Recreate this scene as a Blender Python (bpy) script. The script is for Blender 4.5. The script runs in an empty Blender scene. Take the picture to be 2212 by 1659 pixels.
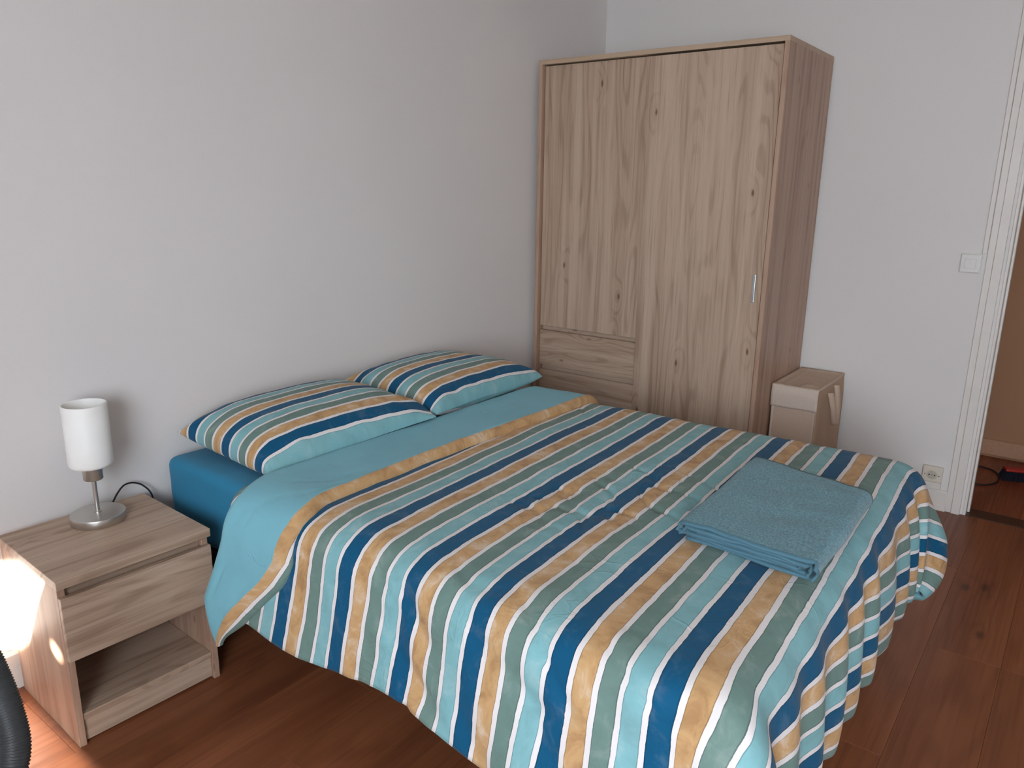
import bpy, bmesh, math, random
import numpy as np
from mathutils import Vector, Matrix, noise

random.seed(7)
sc = bpy.context.scene
COL = sc.collection

# ------------------------------------------------------------------ camera
CX, CY, CZ = -3.8003, -2.2893, 1.4233
YAW, PITCH, ROLL, FPX = 0.65044, 0.25507, 0.01326, 1642.24
fw = Vector((math.cos(PITCH)*math.cos(YAW), math.cos(PITCH)*math.sin(YAW), -math.sin(PITCH)))
rt = fw.cross(Vector((0, 0, 1))).normalized()
up = rt.cross(fw)
rt2 = rt*math.cos(ROLL) + up*math.sin(ROLL)
up2 = up*math.cos(ROLL) - rt*math.sin(ROLL)
cam_d = bpy.data.cameras.new('camera')
cam = bpy.data.objects.new('camera', cam_d)
COL.objects.link(cam)
cam.matrix_world = Matrix(((rt2.x, up2.x, -fw.x, CX), (rt2.y, up2.y, -fw.y, CY), (rt2.z, up2.z, -fw.z, CZ), (0, 0, 0, 1)))
cam_d.sensor_width = 36.0
cam_d.lens = FPX*36.0/2212.0
cam_d.clip_start = 0.05
sc.camera = cam

# ------------------------------------------------------------------ world, sun, window light, exposure
W = bpy.data.worlds.new('world')
sc.world = W
W.use_nodes = True
W.node_tree.nodes['Background'].inputs[0].default_value = (0.55, 0.72, 1.0, 1)
W.node_tree.nodes['Background'].inputs[1].default_value = 0.6

SUN = Vector((1.0, 0.9, -0.45)).normalized()
sd = bpy.data.lights.new('sun', 'SUN')
sd.energy = 60.0
sd.angle = math.radians(0.6)
sd.color = (1.0, 0.93, 0.82)
so = bpy.data.objects.new('sun', sd)
so.rotation_euler = SUN.to_track_quat('-Z', 'Y').to_euler()
so.location = (-6, -4, 3)
COL.objects.link(so)

ROOM_X, ROOM_Y, ROOM_Z = -5.4, -4.1, 2.55
WIN = (-3.65, -1.9, 0.62, 2.25)          # window opening in the left wall: y0, y1, z0, z1
ad = bpy.data.lights.new('window_daylight', 'AREA')
ad.shape = 'RECTANGLE'
ad.size = WIN[3]-WIN[2]
ad.size_y = WIN[1]-WIN[0]
ad.energy = 86.0
ad.color = (0.835, 0.92, 1.0)
ad.spread = math.radians(140)
ao = bpy.data.objects.new('window_daylight', ad)
ao.location = (ROOM_X-0.02, (WIN[0]+WIN[1])/2, (WIN[2]+WIN[3])/2)
ao.rotation_euler = (0, math.radians(-77), math.radians(20))
COL.objects.link(ao)

hd = bpy.data.lights.new('hallway_lamp_light', 'AREA')
hd.size = 0.25
hd.energy = 0.8
hd.color = (1.0, 0.58, 0.36)
ho = bpy.data.objects.new('hallway_lamp_light', hd)
ho.location = (0.55, -2.6, 2.40)
COL.objects.link(ho)

sc.view_settings.view_transform = 'Standard'
sc.view_settings.look = 'None'
sc.view_settings.gamma = 1.0
sc.view_settings.use_curve_mapping = False
sc.view_settings.exposure = 0.32

# ------------------------------------------------------------------ helpers
def srgb(r, g, b):
    def f(c):
        c /= 255.0
        return c/12.92 if c <= 0.04045 else ((c+0.055)/1.055)**2.4
    return (f(r), f(g), f(b), 1.0)

def link(o, parent=None):
    COL.objects.link(o)
    if parent is not None:
        o.parent = parent
    return o

def tag(o, label=None, cat=None, group=None, kind=None):
    if label: o['label'] = label
    if cat: o['category'] = cat
    if group: o['group'] = group
    if kind: o['kind'] = kind
    return o

def empty(name, loc, rz=0.0):
    o = bpy.data.objects.new(name, None)
    o.empty_display_size = 0.1
    o.location = loc
    o.rotation_euler = (0, 0, rz)
    return link(o)

def from_data(name, verts, faces, mat, parent=None, smooth=False, origin=None):
    me = bpy.data.meshes.new(name)
    if origin is not None:
        ox, oy, oz = origin
        verts = [(v[0]-ox, v[1]-oy, v[2]-oz) for v in verts]
    me.from_pydata([tuple(v) for v in verts], [], faces)
    for m in (mat if isinstance(mat, (list, tuple)) else [mat]):
        me.materials.append(m)
    if smooth:
        me.polygons.foreach_set('use_smooth', [True]*len(me.polygons))
    me.update()
    o = bpy.data.objects.new(name, me)
    if origin is not None:
        o.location = origin
    return link(o, parent)

def from_bm(name, bm, mat, parent=None, smooth=False, origin=None):
    if origin is not None:
        bmesh.ops.translate(bm, verts=bm.verts, vec=-Vector(origin))
    me = bpy.data.meshes.new(name)
    bm.to_mesh(me)
    bm.free()
    me.materials.append(mat)
    if smooth:
        me.polygons.foreach_set('use_smooth', [True]*len(me.polygons))
    o = bpy.data.objects.new(name, me)
    if origin is not None:
        o.location = origin
    return link(o, parent)

def bm_box(bm, lo, hi, bevel=0.0, seg=1):
    r = bmesh.ops.create_cube(bm, size=1.0)
    vs = r['verts']
    for v in vs:
        v.co = Vector([lo[i] + (v.co[i]+0.5)*(hi[i]-lo[i]) for i in range(3)])
    if bevel > 0:
        es = list({e for v in vs for e in v.link_edges})
        bmesh.ops.bevel(bm, geom=es, offset=bevel, segments=seg, profile=0.6, affect='EDGES')

def box(name, lo, hi, mat, parent=None, bevel=0.0012, seg=1, origin=None):
    bm = bmesh.new()
    bm_box(bm, [min(a, b) for a, b in zip(lo, hi)], [max(a, b) for a, b in zip(lo, hi)], bevel, seg)
    return from_bm(name, bm, mat, parent, origin=origin)

def lathe(name, prof, mat, parent, n=48, loc=(0, 0, 0), smooth=True):
    verts, faces = [], []
    for (r, z) in prof:
        for i in range(n):
            a = 2*math.pi*i/n
            verts.append((loc[0]+r*math.cos(a), loc[1]+r*math.sin(a), loc[2]+z))
    m = len(prof)
    for j in range(m-1):
        for i in range(n):
            faces.append((j*n+i, j*n+(i+1) % n, (j+1)*n+(i+1) % n, (j+1)*n+i))
    o = from_data(name, verts, faces, mat, parent, smooth)
    return o

def autosmooth(o, ang=35):
    me = o.data
    bm = bmesh.new(); bm.from_mesh(me)
    for f in bm.faces: f.smooth = True
    for e in bm.edges:
        if len(e.link_faces) == 2 and e.calc_face_angle(0) > math.radians(ang):
            e.smooth = False
    bm.to_mesh(me); bm.free()

def tube(name, pts, radius, mat, parent=None, n=10, sub=8, ribs=None, origin=None):
    P = [Vector(p) for p in pts]
    path = []
    for i in range(len(P)-1):
        p0 = P[max(i-1, 0)]; p1 = P[i]; p2 = P[i+1]; p3 = P[min(i+2, len(P)-1)]
        for k in range(sub):
            t = k/sub
            path.append(0.5*((2*p1)+(p2-p0)*t+(2*p0-5*p1+4*p2-p3)*t*t+(3*p1-p0-3*p2+p3)*t**3))
    path.append(P[-1])
    if ribs:                                   # resample evenly, four rings for each rib
        pitch, depth = ribs
        L = [0.0]
        for i in range(1, len(path)): L.append(L[-1]+(path[i]-path[i-1]).length)
        m = int(L[-1]/(pitch/4))
        ss = np.linspace(0, L[-1], m)
        xs = [np.interp(ss, L, [p[k] for p in path]) for k in range(3)]
        path = [Vector((xs[0][i], xs[1][i], xs[2][i])) for i in range(m)]
    verts, faces = [], []
    nrm = None
    for i, p in enumerate(path):
        t = (path[min(i+1, len(path)-1)]-path[max(i-1, 0)]).normalized()
        if nrm is None:
            nrm = t.orthogonal().normalized()
        nrm = (nrm - t*nrm.dot(t)).normalized()
        b = t.cross(nrm)
        r = radius
        if ribs:
            r += ribs[1]*(0, 1, 0, -1)[i % 4]
        for k in range(n):
            a = 2*math.pi*k/n
            verts.append(p+nrm*(r*math.cos(a))+b*(r*math.sin(a)))
    for i in range(len(path)-1):
        for k in range(n):
            faces.append((i*n+k, i*n+(k+1) % n, (i+1)*n+(k+1) % n, (i+1)*n+k))
    faces.append(tuple(range(n-1, -1, -1)))
    faces.append(tuple((len(path)-1)*n+k for k in range(n)))
    return from_data(name, verts, faces, mat, parent, True, origin)

def grid_faces(nu, nv, off=0, flip=False):
    f = []
    for j in range(nv-1):
        for i in range(nu-1):
            q = (off+j*nu+i, off+j*nu+i+1, off+(j+1)*nu+i+1, off+(j+1)*nu+i)
            f.append(q[::-1] if flip else q)
    return f

def set_vec_attr(o, name, vecs):
    a = o.data.attributes.new(name, 'FLOAT_VECTOR', 'POINT')
    a.data.foreach_set('vector', np.asarray(vecs, dtype=np.float32).ravel())

def fbm(x, y, z=0.0, oct=3, h=0.55):
    s, a, t = 0.0, 1.0, 0.0
    for k in range(oct):
        s += a*noise.noise(Vector((x, y, z+7.3*k))); t += a
        x *= 2.03; y *= 2.03; a *= h
    return s/t

def sstep(a, b, x):
    t = min(1.0, max(0.0, (x-a)/(b-a)))
    return t*t*(3-2*t)

# ------------------------------------------------------------------ material building
class NT:
    def __init__(self, name):
        self.m = bpy.data.materials.new(name)
        self.m.use_nodes = True
        self.t = self.m.node_tree
        self.b = self.t.nodes['Principled BSDF']
    def n(self, typ, **kw):
        nd = self.t.nodes.new(typ)
        for k, v in kw.items():
            setattr(nd, k, v)
        return nd
    def l(self, a, b):
        self.t.links.new(a, b)
    def val(self, sock, v):
        if hasattr(v, 'is_linked') or isinstance(v, bpy.types.NodeSocket):
            self.l(v, sock)
        else:
            sock.default_value = v
    def math(self, op, a, b=0.0, c=0.0, clamp=False):
        nd = self.n('ShaderNodeMath', operation=op)
        nd.use_clamp = clamp
        self.val(nd.inputs[0], a); self.val(nd.inputs[1], b)
        if op in ('MULTIPLY_ADD', 'SMOOTH_MIN'): self.val(nd.inputs[2], c)
        return nd.outputs[0]
    def vmath(self, op, a, b=(0, 0, 0)):
        nd = self.n('ShaderNodeVectorMath', operation=op)
        self.val(nd.inputs[0], a); self.val(nd.inputs[1], b)
        return nd.outputs[0]
    def noise(self, vec, scale, detail=4, rough=0.55, dist=0.0):
        nd = self.n('ShaderNodeTexNoise')
        self.val(nd.inputs['Vector'], vec)
        nd.inputs['Scale'].default_value = scale
        nd.inputs['Detail'].default_value = detail
        nd.inputs['Roughness'].default_value = rough
        nd.inputs['Distortion'].default_value = dist
        return nd.outputs[0]
    def remap(self, v, a, b, c=0.0, d=1.0, smooth=True):
        nd = self.n('ShaderNodeMapRange')
        nd.interpolation_type = 'SMOOTHSTEP' if smooth else 'LINEAR'
        self.val(nd.inputs[0], v)
        for i, x in enumerate((a, b, c, d)): nd.inputs[1+i].default_value = x
        return nd.outputs[0]
    def mix(self, f, a, b, blend='MIX'):
        nd = self.n('ShaderNodeMix', data_type='RGBA', blend_type=blend)
        self.val(nd.inputs[0], f); self.val(nd.inputs[6], a); self.val(nd.inputs[7], b)
        return nd.outputs[2]
    def ramp(self, f, stops, interp='LINEAR'):
        nd = self.n('ShaderNodeValToRGB')
        cr = nd.color_ramp
        cr.interpolation = interp
        while len(cr.elements) < len(stops): cr.elements.new(0.5)
        for e, (p, c) in zip(cr.elements, stops):
            e.position = p; e.color = c
        self.val(nd.inputs[0], f)
        return nd.outputs[0]
    def bump(self, h, strength, dist=0.01, normal=None):
        nd = self.n('ShaderNodeBump')
        nd.inputs['Strength'].default_value = strength
        nd.inputs['Distance'].default_value = dist
        self.val(nd.inputs['Height'], h)
        if normal is not None: self.l(normal, nd.inputs['Normal'])
        self.l(nd.outputs[0], self.b.inputs['Normal'])
        return nd.outputs[0]
    def coords(self, rand=0.0):
        v = self.n('ShaderNodeTexCoord').outputs['Object']
        if rand:
            r = self.n('ShaderNodeObjectInfo').outputs['Random']
            k = self.n('ShaderNodeCombineXYZ')
            self.l(self.math('MULTIPLY', r, rand), k.inputs[0])
            self.l(self.math('MULTIPLY', r, rand*1.7), k.inputs[1])
            self.l(self.math('MULTIPLY', r, rand*2.3), k.inputs[2])
            v = self.vmath('ADD', v, k.outputs[0])
        return v
    def fin(self, color=None, rough=0.5, spec=0.4, metal=0.0, sheen=0.0):
        if color is not None: self.val(self.b.inputs['Base Color'], color)
        self.val(self.b.inputs['Roughness'], rough)
        self.b.inputs['Specular IOR Level'].default_value = spec
        self.b.inputs['Metallic'].default_value = metal
        self.b.inputs['Sheen Weight'].default_value = sheen
        return self.m

def plain(name, col, rough=0.5, spec=0.4, metal=0.0, nscale=60, amt=0.04, bump=0.0):
    t = NT(name)
    v = t.coords()
    n = t.noise(v, nscale, 3)
    c2 = tuple(min(1, x*(1-amt*3)) for x in col[:3])+(1,)
    c = t.mix(t.remap(n, 0.3, 0.7), c2, col)
    if bump: t.bump(n, bump, 0.002)
    return t.fin(c, rough, spec, metal)

def wood(name, axis, light, mid, dark, knot, rough=0.45, rand=9.0, knots=1.0, spec=0.35, ring=1.0, scale=1.0):
    """axis: grain direction 0,1,2"""
    t = NT(name)
    sp = t.n('ShaderNodeSeparateXYZ'); t.l(t.coords(rand), sp.inputs[0])
    o1, o2 = [k for k in range(3) if k != axis]
    cross = t.math('ADD', sp.outputs[o1], sp.outputs[o2])
    cb = t.n('ShaderNodeCombineXYZ'); t.l(cross, cb.inputs[0]); t.l(sp.outputs[axis], cb.inputs[1])
    v = cb.outputs[0]                         # across the grain, along the grain
    def sc_(k_cross, k_along):
        return t.vmath('MULTIPLY', v, (k_cross*scale, k_along*scale, 0.0))
    vo = t.n('ShaderNodeTexVoronoi'); vo.voronoi_dimensions = '2D'
    t.l(sc_(6.5, 2.6), vo.inputs['Vector'])
    vo.inputs['Scale'].default_value = 1.0
    sep = t.n('ShaderNodeSeparateColor'); t.l(vo.outputs['Color'], sep.inputs[0])
    has = t.math('GREATER_THAN', sep.outputs[0], 0.52)
    d = t.math('ADD', vo.outputs['Distance'], t.math('MULTIPLY', t.math('SUBTRACT', t.noise(sc_(60, 25), 1.0, 2), 0.5), 0.03))
    kn = t.math('MULTIPLY', t.remap(d, 0.015, 0.055, 1.0, 0.0), has)
    halo = t.math('MULTIPLY', t.remap(d, 0.0, 0.34, 1.0, 0.0), has)
    # cathedral figure from contour lines of a stretched noise that bends round the knots
    n1 = t.noise(sc_(7.5, 0.75), 1.0, 2, 0.4, 0.2)
    n1 = t.math('ADD', n1, t.math('MULTIPLY', halo, 0.16))
    rg = t.remap(t.math('SINE', t.math('MULTIPLY', n1, 62.0)), 0.1, 1.0)
    n2 = t.noise(sc_(130, 2.0), 1.0, 5, 0.65)
    n3 = t.noise(sc_(16, 0.35), 1.0, 4, 0.6)
    n4 = t.noise(sc_(300, 9.0), 1.0, 2, 0.5)
    c = t.mix(t.remap(n3, 0.33, 0.68), light, mid)
    c = t.mix(t.math('MULTIPLY', rg, t.math('MULTIPLY', t.remap(n3, 0.40, 0.66, 0.06, 0.55), ring)), c, dark)
    c = t.mix(t.remap(n2, 0.50, 0.76, 0.0, 0.60), c, dark)
    c = t.mix(t.remap(n4, 0.58, 0.8, 0.0, 0.30), c, dark)
    c = t.mix(t.math('MULTIPLY', halo, 0.35*knots), c, mid)
    c = t.mix(t.math('MULTIPLY', kn, 0.85*knots), c, knot)
    t.bump(n2, 0.06, 0.001)
    return t.fin(c, rough, spec)

# oak print of the wardrobe and the nightstand
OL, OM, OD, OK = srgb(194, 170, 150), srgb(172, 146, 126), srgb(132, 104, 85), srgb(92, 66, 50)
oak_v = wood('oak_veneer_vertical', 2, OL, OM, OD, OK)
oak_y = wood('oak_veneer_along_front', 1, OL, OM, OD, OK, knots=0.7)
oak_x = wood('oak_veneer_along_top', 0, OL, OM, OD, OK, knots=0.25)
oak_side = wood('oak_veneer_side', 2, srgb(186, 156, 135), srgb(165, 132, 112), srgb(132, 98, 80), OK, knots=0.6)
oak_edge = wood('oak_edge_band', 2, srgb(190, 164, 140), srgb(178, 150, 126), srgb(156, 128, 104), OK, knots=0.0, ring=0.3)
oak_edge_y = wood('oak_edge_band_along', 1, srgb(190, 164, 140), srgb(178, 150, 126), srgb(156, 128, 104), OK, knots=0.0, ring=0.3)

def floor_material(name, a, b, c, k, rough=0.33):
    t = NT(name)
    v = t.coords(13.0)
    r = t.n('ShaderNodeObjectInfo').outputs['Random']
    def s(kx, ky): return t.vmath('MULTIPLY', v, (kx, ky, ky))
    vo = t.n('ShaderNodeTexVoronoi'); t.l(s(2.6, 6.0), vo.inputs['Vector']); vo.inputs['Scale'].default_value = 1.0
    sep = t.n('ShaderNodeSeparateColor'); t.l(vo.outputs['Color'], sep.inputs[0])
    has = t.math('GREATER_THAN', sep.outputs[0], 0.62)
    kn = t.math('MULTIPLY', t.remap(vo.outputs['Distance'], 0.02, 0.13, 1, 0), has)
    halo = t.math('MULTIPLY', t.remap(vo.outputs['Distance'], 0.0, 0.5, 1, 0), has)
    n1 = t.math('ADD', t.noise(s(0.5, 4.0), 1.0, 2, 0.5, 0.3), t.math('MULTIPLY', halo, 0.10))
    rg = t.remap(t.math('SINE', t.math('MULTIPLY', n1, 60)), -0.3, 1.0)
    n2 = t.noise(s(2.0, 110), 1.0, 5, 0.65)
    n3 = t.noise(s(0.9, 9), 1.0, 3, 0.6)
    col = t.mix(t.remap(n3, 0.3, 0.7), a, b)
    col = t.mix(t.math('MULTIPLY', rg, 0.24), col, c)
    col = t.mix(t.remap(n2, 0.5, 0.75, 0, 0.5), col, c)
    col = t.mix(t.math('MULTIPLY', kn, 0.75), col, k)
    hsv = t.n('ShaderNodeHueSaturation')
    t.l(col, hsv.inputs['Color'])
    t.l(t.math('MULTIPLY_ADD', r, 0.22, 0.90), hsv.inputs['Value'])
    t.bump(n2, 0.10, 0.001)
    return t.fin(hsv.outputs[0], t.remap(n2, 0.3, 0.7, rough, rough+0.14), 0.4)

floor_mat = floor_material('oak_floor', srgb(142, 86, 56), srgb(122, 70, 44), srgb(92, 50, 32), srgb(52, 28, 20))
hall_mat = floor_material('hallway_wood_floor', srgb(150, 82, 52), srgb(126, 64, 40), srgb(96, 46, 30), srgb(60, 30, 20), 0.3)
sub_mat = plain('joint_dark', srgb(70, 46, 32), 0.8, 0.2)

def wall_material(name, col, amt=0.10):
    t = NT(name)
    v = t.coords()
    n = t.noise(v, 210, 3, 0.6)
    n2 = t.noise(v, 34, 3, 0.5)
    h = t.math('ADD', n, t.math('MULTIPLY', n2, 0.6))
    t.bump(h, amt, 0.003)
    c = t.mix(t.remap(t.noise(v, 1.3, 2), 0.3, 0.7), col, tuple(x*0.97 for x in col[:3])+(1,))
    return t.fin(c, 0.75, 0.25)

wall_mat = wall_material('white_wall_paint', srgb(226, 221, 219))
ceil_mat = wall_material('ceiling_paint', srgb(236, 225, 212))
hallwall_mat = wall_material('hallway_wall_paint', srgb(172, 128, 98))
trim_mat = plain('white_gloss_trim', srgb(228, 222, 216), 0.35, 0.45, nscale=9, amt=0.015)
plastic = plain('white_plastic', srgb(228, 226, 222), 0.28, 0.5, nscale=5, amt=0.01)
plastic_w = plain('cream_plastic', srgb(220, 212, 198), 0.35, 0.5, nscale=5, amt=0.01)
black = plain('black_rubber', srgb(28, 28, 30), 0.55, 0.4)
dark_gap = plain('dark_recess', srgb(40, 33, 28), 0.8, 0.2)
thresh_mat = plain('dark_threshold', srgb(72, 46, 32), 0.45, 0.4, nscale=30, amt=0.08)

def metal(name, col, rough, radial=False):
    t = NT(name)
    v = t.coords()
    n = t.noise(t.vmath('MULTIPLY', v, (30, 30, 900) if not radial else (260, 260, 260)), 1.0, 3)
    t.bump(n, 0.02, 0.0003)
    m = t.fin(col, t.remap(n, 0.3, 0.7, rough-0.05, rough+0.08), 0.5, 1.0)
    return m
steel = metal('brushed_nickel', srgb(206, 203, 198), 0.36)
alu = metal('satin_aluminium', srgb(205, 207, 210), 0.35)

t = NT('opal_glass')
n = t.noise(t.coords(), 8, 2)
t.b.inputs['Transmission Weight'].default_value = 0.0
t.b.inputs['Subsurface Weight'].default_value = 0.35
t.b.inputs['Subsurface Radius'].default_value = (0.03, 0.03, 0.03)
opal = t.fin(t.mix(t.remap(n, .3, .7), srgb(240, 238, 234), srgb(244, 243, 241)), 0.45, 0.3)

PERIOD, V0 = 0.207, -0.985
def stripe_material(name):
    t = NT(name)
    at = t.n('ShaderNodeAttribute'); at.attribute_name = 'flat'
    f = at.outputs['Vector']
    sp = t.n('ShaderNodeSeparateXYZ'); t.l(f, sp.inputs[0])
    w1 = t.math('MULTIPLY', t.math('SUBTRACT', t.noise(f, 26, 4, 0.6), 0.5), 0.0055)
    w2 = t.math('MULTIPLY', t.math('SUBTRACT', t.noise(f, 5.5, 2, 0.5), 0.5), 0.012)
    vv = t.math('ADD', sp.outputs[1], t.math('ADD', w1, w2))
    ph = t.math('FRACT', t.math('MULTIPLY_ADD', vv, -1.0/PERIOD, V0/PERIOD + 0.105 + 40.0))
    B, T, G, A, Wt = srgb(0, 80, 116), srgb(196, 156, 110), srgb(108, 133, 126), srgb(128, 176, 182), srgb(222, 217, 217)
    dk = lambda c, k=0.62: tuple(x*k for x in c[:3])+(1,)
    e = 0.009
    stops = []
    for (a, b, c) in ((0.0, 0.208, B), (0.262, 0.456, T), (0.508, 0.700, G), (0.752, 0.948, A)):
        stops += [(a, dk(c)), (a+e, c), (b-e, dk(c)), (b, Wt)]
    base = t.ramp(ph, stops, 'CONSTANT')
    wm = []
    for (a, b) in ((0.0, 0.208), (0.262, 0.456), (0.508, 0.700), (0.752, 0.948)):
        wm += [(a, (1, 1, 1, 1)), (b, (0, 0, 0, 1))]
    ink = t.ramp(ph, wm, 'CONSTANT')
    # more mottling in the sandy bands
    tm = t.ramp(ph, [(0.0, (.10,)*3+(1,)), (0.262, (.75,)*3+(1,)), (0.48, (.22,)*3+(1,)), (0.74, (.30,)*3+(1,)), (0.96, (.10,)*3+(1,))], 'CONSTANT')
    wc = t.noise(f, 17, 6, 0.62, 0.6)
    lo = t.mix(t.math('MULTIPLY', t.remap(wc, 0.28, 0.52, 0.55, 0.0), t.math('MULTIPLY', ink, tm)), base, (0.32, 0.16, 0.07, 1), 'MULTIPLY')
    hi = t.mix(t.math('MULTIPLY', t.remap(wc, 0.50, 0.76, 0.0, 0.55), t.math('MULTIPLY', ink, tm)), lo, (0.86, 0.82, 0.76, 1))
    cool = t.noise(f, 9, 4, 0.6)
    c = t.mix(t.math('MULTIPLY', t.remap(cool, 0.3, 0.7, 0.0, 0.15), ink), hi, srgb(150, 190, 200), 'SOFT_LIGHT')
    def creases(kx, ky, w, seed, m0, m1):
        vv_ = t.vmath('ADD', t.vmath('MULTIPLY', f, (kx, ky, 1.0)), (seed, seed*1.7, 0.0))
        r_ = t.math('ABSOLUTE', t.math('SUBTRACT', t.noise(vv_, 1.0, 2, 0.5, 0.8), 0.5))
        return t.math('MULTIPLY', t.remap(r_, 0.0, w, 1.0, 0.0), t.remap(t.noise(t.vmath('ADD', f, (seed, 0, 0)), 3.4, 2), m0, m1))
    crease = t.math('ADD', creases(18, 9, 0.045, 3.1, 0.50, 0.70), t.math('MULTIPLY', creases(8, 20, 0.04, 8.6, 0.52, 0.70), 0.8))
    weave = t.noise(f, 700, 1, 0.5)
    h = t.math('ADD', t.math('MULTIPLY', crease, 0.42), t.math('ADD', t.math('MULTIPLY', weave, 0.05), t.math('MULTIPLY', t.noise(f, 40, 3), 0.14)))
    t.bump(h, 0.45, 0.005)
    return t.fin(c, 0.78, 0.22, sheen=0.08)
stripes = stripe_material('striped_watercolour_cotton')

def cloth_material(name, col, attr='flat', bumpk=0.6):
    t = NT(name)
    if attr:
        at = t.n('ShaderNodeAttribute'); at.attribute_name = attr
        f = at.outputs['Vector']
    else:
        f = t.coords()
    cr = t.noise(f, 8.5, 2, 0.45, 1.4)
    ridge = t.math('ABSOLUTE', t.math('SUBTRACT', cr, 0.5))
    crease = t.math('MULTIPLY', t.remap(ridge, 0.0, 0.022, 1.0, 0.0), t.remap(t.noise(f, 2.7, 2), 0.50, 0.68))
    h = t.math('ADD', t.math('MULTIPLY', crease, 0.5), t.math('ADD', t.math('MULTIPLY', t.noise(f, 600, 1), 0.05), t.math('MULTIPLY', t.noise(f, 30, 3), 0.15)))
    t.bump(h, bumpk, 0.005)
    c = t.mix(t.remap(t.noise(f, 6, 3), 0.3, 0.7), col, tuple(x*0.93 for x in col[:3])+(1,))
    return t.fin(c, 0.72, 0.25, sheen=0.1)
aqua = cloth_material('plain_aqua_cotton', srgb(124, 186, 202))
teal = cloth_material('teal_sheet_cotton', srgb(40, 126, 164), attr=None, bumpk=0.25)

# ------------------------------------------------------------------ setting: floor, walls, ceiling
floor = from_data('floor', *(lambda m: (m[0], m[1]))(([(ROOM_X, ROOM_Y, -0.012), (0, ROOM_Y, -0.012), (0, 0, -0.012), (ROOM_X, 0, -0.012),
                              (ROOM_X, ROOM_Y, -0.06), (0, ROOM_Y, -0.06), (0, 0, -0.06), (ROOM_X, 0, -0.06)],
                             [(0, 1, 2, 3), (7, 6, 5, 4), (0, 4, 5, 1), (1, 5, 6, 2), (2, 6, 7, 3), (3, 7, 4, 0)])), sub_mat)
tag(floor, kind='structure')

plank_cache = {}
def plank_mesh(L, Wd, mat):
    key = (round(L, 3), round(Wd, 3), mat.name)
    if key not in plank_cache:
        bm = bmesh.new()
        g = 0.0002
        bm_box(bm, (g, g, -0.012), (L-g, Wd-g, 0.0))
        tops = [e for e in bm.edges if all(abs(v.co.z) < 1e-6 for v in e.verts)]
        bmesh.ops.bevel(bm, geom=tops, offset=0.0007, segments=1, affect='EDGES')
        me = bpy.data.meshes.new('plank'); bm.to_mesh(me); bm.free()
        me.materials.append(mat)
        plank_cache[key] = me
    return plank_cache[key]

def planks(parent, x0, x1, y0, y1, Wd, L, mat, seed):
    rnd = random.Random(seed)
    y = y1
    while y > y0+1e-4:
        w = min(Wd, y-y0)
        x = x0 - rnd.choice((0.0, 0.32, 0.64, 0.96))*L/1.28
        while x < x1-1e-4:
            a, b = max(x, x0), min(x+L, x1)
            if b-a > 0.01:
                o = bpy.data.objects.new('plank', plank_mesh(b-a, w, mat))
                o.location = (a, y-w, 0)
                link(o, parent)
            x += L
        y -= w
planks(floor, ROOM_X, 0.0, ROOM_Y, 0.0, 0.205, 1.28, floor_mat, 3)

def wall(name, verts_lo, verts_hi, mat):
    o = box(name, verts_lo, verts_hi, mat, bevel=0)
    return tag(o, kind='structure')
wall('wall_back', (ROOM_X-0.1, 0, -0.06), (0.0, 0.1, ROOM_Z), wall_mat)
wall('wall_front', (ROOM_X-0.1, ROOM_Y-0.1, -0.06), (0.1, ROOM_Y, ROOM_Z), wall_mat)
tag(box('ceiling', (ROOM_X-0.1, ROOM_Y-0.1, ROOM_Z), (0.1, 0.1, ROOM_Z+0.1), ceil_mat, bevel=0), kind='structure')

DY0, DY1, DZ = -2.86, -1.985, 2.10        # doorway in the right-hand wall
bm = bmesh.new()
bm_box(bm, (0, DY1+0.0, -0.06), (0.10, 0.1, ROOM_Z))
bm_box(bm, (0, ROOM_Y, -0.06), (0.10, DY0, ROOM_Z))
bm_box(bm, (0, DY0, DZ), (0.10, DY1, ROOM_Z))
tag(from_bm('wall_right', bm, wall_mat), kind='structure')

bm = bmesh.new()
y0, y1, z0, z1 = WIN
X0, X1 = ROOM_X-0.1, ROOM_X
bm_box(bm, (X0, ROOM_Y, -0.06), (X1, y0, ROOM_Z))
bm_box(bm, (X0, y1, -0.06), (X1, 0.0, ROOM_Z))
bm_box(bm, (X0, y0, -0.06), (X1, y1, z0))
bm_box(bm, (X0, y0, z1), (X1, y1, ROOM_Z))
tag(from_bm('wall_left', bm, wall_mat), kind='structure')

# window with an added, unseen shutter outside, its holes cut to shape the sun patches
win = tag(empty('window_1', (ROOM_X, (y0+y1)/2, z0)), kind='structure')
cyw = (y0+y1)/2
def wbox(n, ya, yb, za, zb, xa=-0.09, xb=-0.05):
    return box(n, (xa, ya-cyw, za-z0), (xb, yb-cyw, zb-z0), trim_mat, win)
wbox('window_frame', y0, y0+0.05, z0, z1); wbox('window_frame', y1-0.05, y1, z0, z1)
wbox('window_frame', y0+0.05, y1-0.05, z0, z0+0.05); wbox('window_frame', y0+0.05, y1-0.05, z1-0.05, z1)
box('window_sill', (-0.02, y0-cyw-0.04, -0.03), (0.10, y1-cyw+0.04, 0.0), trim_mat, win)
SX = ROOM_X-0.13
def to_sun_mask(y, z, px=-3.15):
    k = (px-SX)/SUN.x
    return (SX, y-SUN.y*k, z-SUN.z*k)
patch = [(-.375, .450), (-.19, .452), (-.08, .415), (.06, .36), (.06, .125), (-.06, .150), (-.20, .245), (-.31, .355)]
slot = [(-.314, .264), (-.322, .276), (-.336, .278), (-.366, .268), (-.375, .257), (-.370, .244), (-.354, .243), (-.324, .254)]
bm = bmesh.new()
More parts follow.
